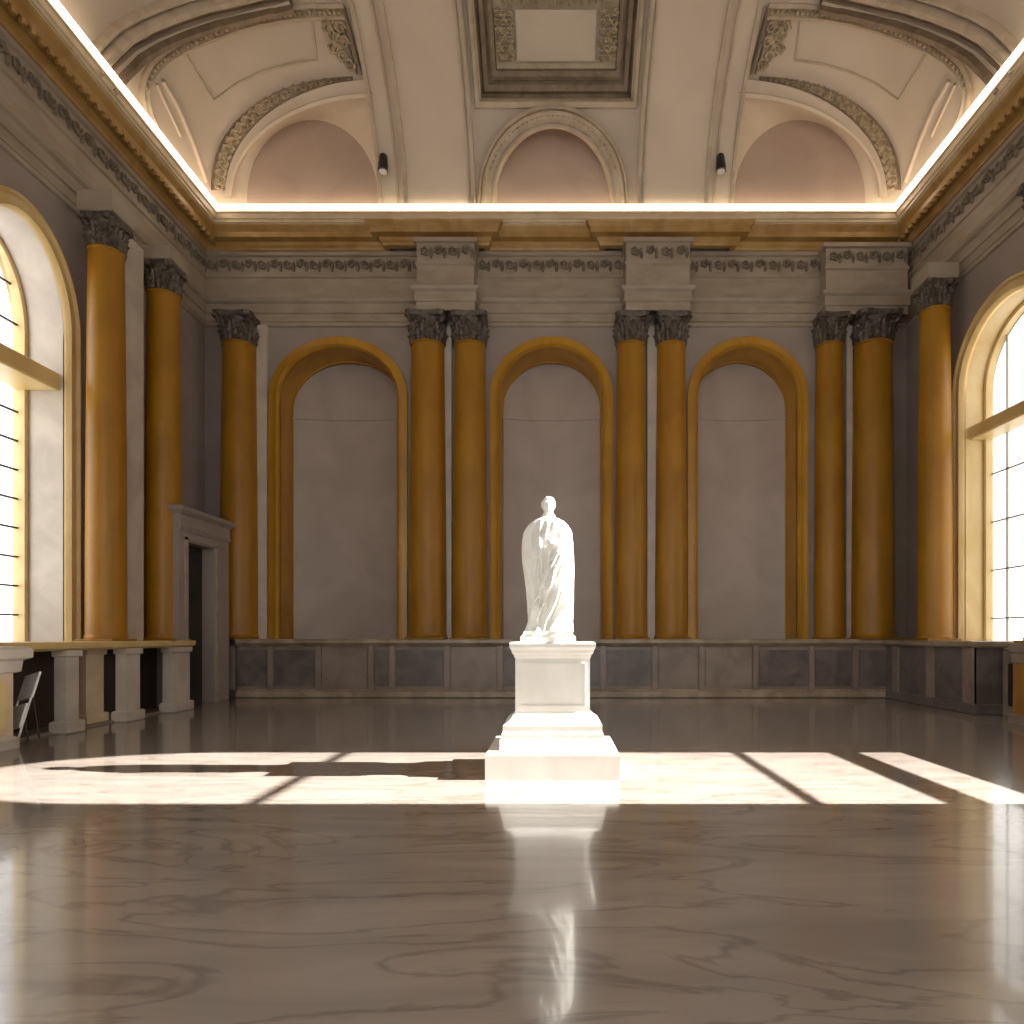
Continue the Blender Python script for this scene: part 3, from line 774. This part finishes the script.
m = MB(); m.box(XD, XD+.04, yo1+.04, yo1+.14, 0, zo+.1); m.box(XD, XD+.04, yo0-.14, yo0-.04, 0, zo+.1); m.box(XD, XD+.04, yo0-.14, yo1+.14, zo+.04, zo+.14); P.build(m, 'door_moulding', M['entab'])
m = MB(); m.box(-8.7, -8.6, yo0, yo1, 0, zo, .0)
for k in range(3): m.box(-8.6, -8.57, yo0+.15, yo1-.15, .25+1.15*k, 1.2+1.15*k, .01)
dl = P.build(m, 'door_leaf', M['dark']); 
m = MB(); m.tube([(-8.6, yo0+.12, 1.05), (-8.52, yo0+.12, 1.05), (-8.52, yo0+.24, 1.05)], .015, 8); P.build(m, 'door_handle', M['iron'])

# right dado
rt = empty('trim_13', (8.5, 15, 0)); struct(rt); P = Part(rt)
m = MB(); m.box(8.56, XW, 13.3, 16.86, 0, 1.4); P.build(m, 'dado_body', M['dadopanel'])
m = MB(); m.ring_stack([(8.46, XW, 13.2, 16.72, 1.36), (8.4, XW, 13.15, 16.72, 1.4), (8.38, XW, 13.12, 16.72, 1.48), (8.42, XW, 13.16, 16.72, 1.5)]); P.build(m, 'ledge', M['dadoedge'])
m = MB(); m.box(8.5, XW, 13.24, 16.8, 0, .2, .02); P.build(m, 'plinth', M['dadopanel'])
for a, b in ((13.3, 13.6), (14.7, 14.95), (16.2, 16.45)):
    m = MB(); m.box(8.5, 8.6, a, b, .2, 1.36, .01); P.build(m, 'stile', M['dado'])
m = MB(); m.box(9.1, XW, 12.0, 13.24, 0, 1.3); P.build(m, 'window_apron', M['dado'])
m = MB(); m.box(9.04, 9.1, 12.25, 13.0, .2, 1.05, .01); P.build(m, 'panel', M['dark'])  # near-black colour carries the darkness of an opening here

# stone pedestals under the two columns beside the windows
def pedestal_block(sx, xf, y0, y1, label, body):
    rt = tag(empty('column_pedestal', (sx*(xf+9.3)/2, (y0+y1)/2, 0)), label, 'pedestal', None); P = Part(rt)
    def b(x, y): return (min(sx*x, sx*9.38), max(sx*x, sx*9.38), y0-y, y1+y)
    o_ = .16 if sx < 0 else .05; zt = 1.45 if sx < 0 else 1.48; cm = 'pale' if sx < 0 else 'dado'
    m = MB(); m.ring_stack([(*b(xf-.05, .05), 0), (*b(xf-.05, .05), .14), (*b(xf, 0), .18)]); P.build(m, 'base', M[cm], False)
    m = MB(); m.ring_stack([(*b(xf, 0), .18), (*b(xf, 0), zt-.38)]); P.build(m, 'body', M[body])
    m = MB(); m.ring_stack([(*b(xf, 0), zt-.38), (*b(xf-o_*.4, o_*.4), zt-.36), (*b(xf-o_*.5, o_*.5), zt-.2), (*b(xf-o_, o_), zt-.16), (*b(xf-o_, o_), zt-.04), (*b(xf-o_*.8, o_*.8), zt)]); P.build(m, 'cap', M[cm])
    m = MB(); xx = sx*(xf-.012); a, c = sorted((xx, sx*(xf+.02))); m.box(a, c, y0+.15, y1-.15, .3, .96, .005); P.build(m, 'panel', M['brownpanel' if sx > 0 else 'sandy'])
pedestal_block(-1, 7.75, 8.35, 9.28, 'pale stone column pedestal with a moulded cap under the left-hand window', 'giltpale')
pedestal_block(1, 8.4, 11.1, 11.95, 'column pedestal with an ochre panel at the right edge under the bright window', 'brownpanel')

# ------------------------------------------------------------------ pedestal and statue in the middle
PX, PY = xat(552.5, 7.3), 7.84
rt = tag(empty('statue_pedestal', (PX, PY, 0)), 'white stepped marble pedestal in the middle of the hall, under the statue', 'pedestal'); P = Part(rt)
def pr(w, d, z): return (PX-w/2, PX+w/2, PY-d/2, PY+d/2, z)
m = MB(); m.ring_stack([pr(1.5, 1.24, 0), pr(1.5, 1.24, .27), pr(1.47, 1.21, .3)]); P.build(m, 'base_slab', M['white'])
m = MB(); m.ring_stack([pr(1.2, .98, .3), pr(1.2, .98, .42), pr(1.16, .94, .44), pr(1.16, .94, .48), pr(1.13, .92, .52), pr(1.13, .92, .58), pr(1.02, .84, .62), pr(.94, .78, .66), pr(.9, .74, .70)]); P.build(m, 'plinth', M['white'])
m = MB(); m.ring_stack([pr(.88, .72, .70), pr(.86, .70, .73), pr(.86, .70, 1.34), pr(.88, .72, 1.36)])
sh = P.build(m, 'shaft', M['white'])
m = MB(); yf = PY-.35
for (a, b, c, d) in ((-.38, .38, .78, .8), (-.38, .38, 1.27, 1.29), (-.38, -.36, .8, 1.27), (.36, .38, .8, 1.27)): m.box(PX+a, PX+b, yf-.012, yf+.01, c, d)
P.build(m, 'panel_moulding', M['white'])
m = MB(); m.ring_stack([pr(.88, .72, 1.36), pr(.9, .74, 1.39), pr(.93, .77, 1.4), pr(.95, .79, 1.44), pr(.99, .83, 1.47), pr(.99, .83, 1.51), pr(.96, .8, 1.53)]); P.build(m, 'cap', M['white'])

SX, SY, SZ = xat(548.3, 7.8), 7.86, 1.65
rt = tag(empty('statue', (SX, SY, 1.53)), 'white marble statue of a draped standing figure on the central pedestal', 'statue'); P = Part(rt)
m = MB(); m.ring_stack([(SX-.325, SX+.325, SY-.25, SY+.25, 1.53), (SX-.325, SX+.325, SY-.25, SY+.25, 1.59), (SX-.3, SX+.3, SY-.23, SY+.23, 1.61), (SX-.285, SX+.285, SY-.22, SY+.22, 1.655)]); P.build(m, 'plinth', M['statue'])
K = .001875
prof = [(968, 362, 648, .2), (955, 366, 645, .2), (900, 384, 640, .185), (800, 380, 645, .19), (700, 372, 648, .2), (600, 360, 650, .205), (540, 350, 650, .21), (480, 345, 648, .215), (430, 343, 644, .21), (380, 345, 643, .2), (330, 352, 640, .185), (300, 360, 634, .175), (275, 376, 618, .16), (255, 396, 600, .14), (241, 420, 574, .115), (231, 448, 550, .085), (205, 464, 538, .068)]
def body(t):
    for (y0, l0, r0, d0), (y1, l1, r1, d1) in zip(prof, prof[1:]):
        if y0 >= t >= y1:
            f = (y0-t)/(y0-y1); f = f*f*(3-2*f) if False else f
            return l0+(l1-l0)*f, r0+(r1-r0)*f, d0+(d1-d0)*f
    return prof[-1][1:]
m = MB(); rows = []; NA = 120
T_ = [968-(968-206)*k/150 for k in range(151)]
for t in T_:
    l, r, d = body(t); cx = (l+r)/2; hw = (r-l)/2*K; row = []
    z = SZ+(965-t)*K; low = min(1, max(0, (t-240)/90))
    for k in range(NA):
        a = 2*PI*k/NA; c, s_ = math.cos(a), math.sin(a)
        x = math.copysign(abs(c)**.85, c); y = math.copysign(abs(s_)**.85, s_)
        u = x*hw/.27; front = max(0, -s_)
        # drapery folds: vertical under the cloak on one side, raking across the legs, straight at the free side
        h = (t-240)/720
        wob = .35*noise.noise(Vector((u*2, h*3, s_)))
        f1 = math.sin(11*u+2.0*h+wob*4)                         # steep folds of the cloak
        f2 = math.sin(9*(u*.8+h*1.7)+wob*4)                      # raking folds
        wr = min(1, max(0, (u+.35)/.3))*min(1, max(0, (h-.22)/.12))
        f = f1*(1-wr)+f2*wr
        fb = math.sin(9*a)
        f = f*(front**.5)+fb*(1-front**.5)
        f = (1-abs(f))**1.0*2-1
        amp = (.024+.012*h)*low
        # knee pushing through the cloth, hollow beside it
        knee = .05*math.exp(-((u-.25)/.28)**2-((h-.62)/.16)**2)*front
        # diagonal roll of the toga across the chest
        dg = .035*math.exp(-(((h-.1)-.28*(u+.5)*-1-.17)/.05)**2)*front*low
        rr = 1+ (amp*f+knee+dg)/ .2
        row.append((SX+(cx-500)*K+x*hw*(1+amp*f/.25), SY+y*d*rr, z))
    rows.append(row)
m.loft(rows, True); m.f.append(tuple(range(NA-1, -1, -1))); e = (len(rows)-1)*NA; m.f.append(tuple(range(e, e+NA)))
def sp(x, y, dy=0): return Vector((SX+(x-500)*K, SY+dy, SZ+(965-y)*K))
def ball(x, y, dy, rx, ry, rz, n=20, q=14): p = sp(x, y, dy); m.ball(p, rx, ry, rz, n, q)
# head with face, hair and beard
ball(500, 148, 0, .078, .092, .104); ball(499, 172, -.028, .058, .062, .075)
m.tube([sp(500, 235, .01), sp(500, 185, .0)], [.062, .055], 16)
ball(500, 136, -.078, .06, .02, .012, 14, 8)                       # brow
m.tube([sp(500, 140, -.088), sp(500, 156, -.106), sp(500, 162, -.098)], [.009, .014, .012], 10)
for sx in (-1, 1):
    ball(500+sx*17, 145, -.08, .013, .008, .008, 10, 6); ball(500+sx*41, 152, .005, .012, .02, .03, 10, 8); ball(500+sx*22, 160, -.062, .022, .02, .02, 10, 8)
ball(500, 172, -.085, .022, .01, .006, 10, 6); ball(500, 177, -.082, .018, .01, .006, 10, 6); ball(500, 188, -.06, .038, .032, .042, 14, 10)
for k in range(40):
    a = random.uniform(-.2, PI+.2); q = random.uniform(.15, 1.35); x = math.cos(a)*math.cos(q); y = math.sin(a)*math.cos(q); p = sp(500, 148)+Vector((x*.074, y*.088+.004, math.sin(q)*.1)); m.ball(p, .018, .018, .016, 8, 6)
# forearm across the waist at the viewer's right, hand gathering the cloth; sleeve roll
m.tube([sp(590, 285, .0), sp(608, 330, -.03), sp(616, 395, -.06), sp(612, 428, -.1)], [.065, .07, .066, .058], 18)
m.tube([sp(618, 420, -.08), sp(596, 430, -.17), sp(560, 428, -.23), sp(528, 418, -.25)], [.058, .05, .038, .03], 16)
m.tube([sp(636, 458, -.02), sp(604, 466, -.16), sp(560, 470, -.22), (sp(520, 520, -.2))], [.03, .034, .03, .02], 12)
hand = sp(515, 412, -.255); m.ball(hand, .042, .024, .034, 14, 10)
for i, (dx, dz, L) in enumerate(((-.036, .022, .05), (-.042, .008, .058), (-.04, -.008, .054), (-.034, -.022, .042))):
    p = hand+Vector((dx*.7, -.005, dz)); m.tube([p, p+Vector((-L*.55, -.014, -.004)), p+Vector((-L, .012, -.014))], [.0105, .0095, .008], 8)
m.tube([hand+Vector((.0, -.01, .025)), hand+Vector((-.025, -.024, .04)), hand+Vector((-.045, -.018, .036))], [.012, .011, .009], 8)
# other arm wrapped in the cloak, its hand low at the chest
m.tube([sp(400, 305, .0), sp(380, 370, -.01), sp(378, 450, -.05), sp(400, 500, -.12), sp(440, 470, -.2)], [.07, .062, .058, .052, .03], 18)
# cloak collar and long diagonal folds
for (p0, p1, p2, r) in ((sp(432, 262, -.09), sp(520, 330, -.2), sp(610, 420, -.17), .02), (sp(450, 250, -.07), sp(540, 305, -.18), sp(625, 370, -.12), .018),
                        (sp(580, 480, -.22), sp(520, 680, -.23), sp(425, 900, -.17), .018), (sp(600, 500, -.2), sp(560, 700, -.22), sp(470, 930, -.19), .016),
                        (sp(560, 470, -.23), sp(480, 640, -.23), sp(398, 820, -.15), .018), (sp(620, 500, -.17), sp(612, 700, -.19), sp(600, 940, -.18), .02),
                        (sp(440, 300, -.16), sp(432, 480, -.2), sp(405, 700, -.16), .016), (sp(400, 310, -.11), sp(385, 480, -.14), sp(378, 640, -.1), .015)):
    pts = [(p0*(1-t)**2+p1*2*t*(1-t)+p2*t*t) for t in [i/12 for i in range(13)]]
    m.tube(pts, [r*(.5+.5*math.sin(PI*min(1, .15+i/13))) for i in range(13)], 8)
# feet
for x, dy in ((440, -.2), (560, -.22)):
    m.tube([sp(x, 955, dy+.08), sp(x-4, 956, dy-.01), sp(x-6, 960, dy-.05)], [.04, .034, .022], 12)
    for k in range(5): m.ball(sp(x-22+k*9, 961, dy-.055+.004*abs(k-1)), .0095, .016, .009, 8, 6)
m.ball(sp(500, 967), .26, .2, .02, 24, 6)
fig = P.build(m, 'draped_figure', M['statue'], True)
rm = fig.modifiers.new('remesh', 'REMESH'); rm.mode = 'VOXEL'; rm.voxel_size = .0085; rm.use_smooth_shade = True
sm = fig.modifiers.new('smooth', 'SMOOTH'); sm.iterations = 2; sm.factor = .5

# ------------------------------------------------------------------ folding chair leaning by the left pedestal
ccx = Vector((-8.0+.18, 9.62, 0))
rt = tag(empty('folding_chair', (-8.02, 9.8, 0)), 'folded white chair leaning against the pale stone pedestal at the left edge', 'chair'); P = Part(rt)
A0 = Vector((-8.02, 9.56, .02)); A1 = Vector((-8.06, 10.0, .96))
w2 = Vector((.5, .0, 0))
ax = (A1-A0).normalized(); sd = Vector((0, 1, 0)).cross(ax).normalized()
sd = Vector((-.25, -.1, 0)).normalized()
sd = Vector((-.86, .46, 0)); sd = (sd-ax*sd.dot(ax)).normalized()
for q in (-.17, .17):
    m = MB(); m.tube([A0+sd*q, A0.lerp(A1, .5)+sd*q+Vector((.0, .0, .02)), A1+sd*q], .014, 8); P.build(m, 'leg', M['chairwhite'], True)
B0 = A0+Vector((.1, .3, -.005)); 
for q in (-.14, .14):
    m = MB(); m.tube([B0+sd*q, A0.lerp(A1, .75)+sd*q], .012, 8); P.build(m, 'leg', M['black'], True)
nrm_ = ax.cross(sd)
def slab(a, b, hw, th, name, mt):
    m = MB(); vs = []
    for p in (a, b):
        for (x, y) in ((-1, -1), (1, -1), (1, 1), (-1, 1)): vs.append(p+sd*hw*x+nrm_*th*y)
    m.add(vs, [(3, 2, 1, 0), (4, 5, 6, 7)]+[(k, (k+1) % 4, 4+(k+1) % 4, 4+k) for k in range(4)]); P.build(m, name, mt)
slab(A0.lerp(A1, .66), A1+ax*.06, .19, .014, 'backrest', M['chairwhite'])
slab(A0.lerp(A1, .2)+nrm_*.03, A0.lerp(A1, .56)+nrm_*.03, .17, .014, 'seat', M['chairwhite'])
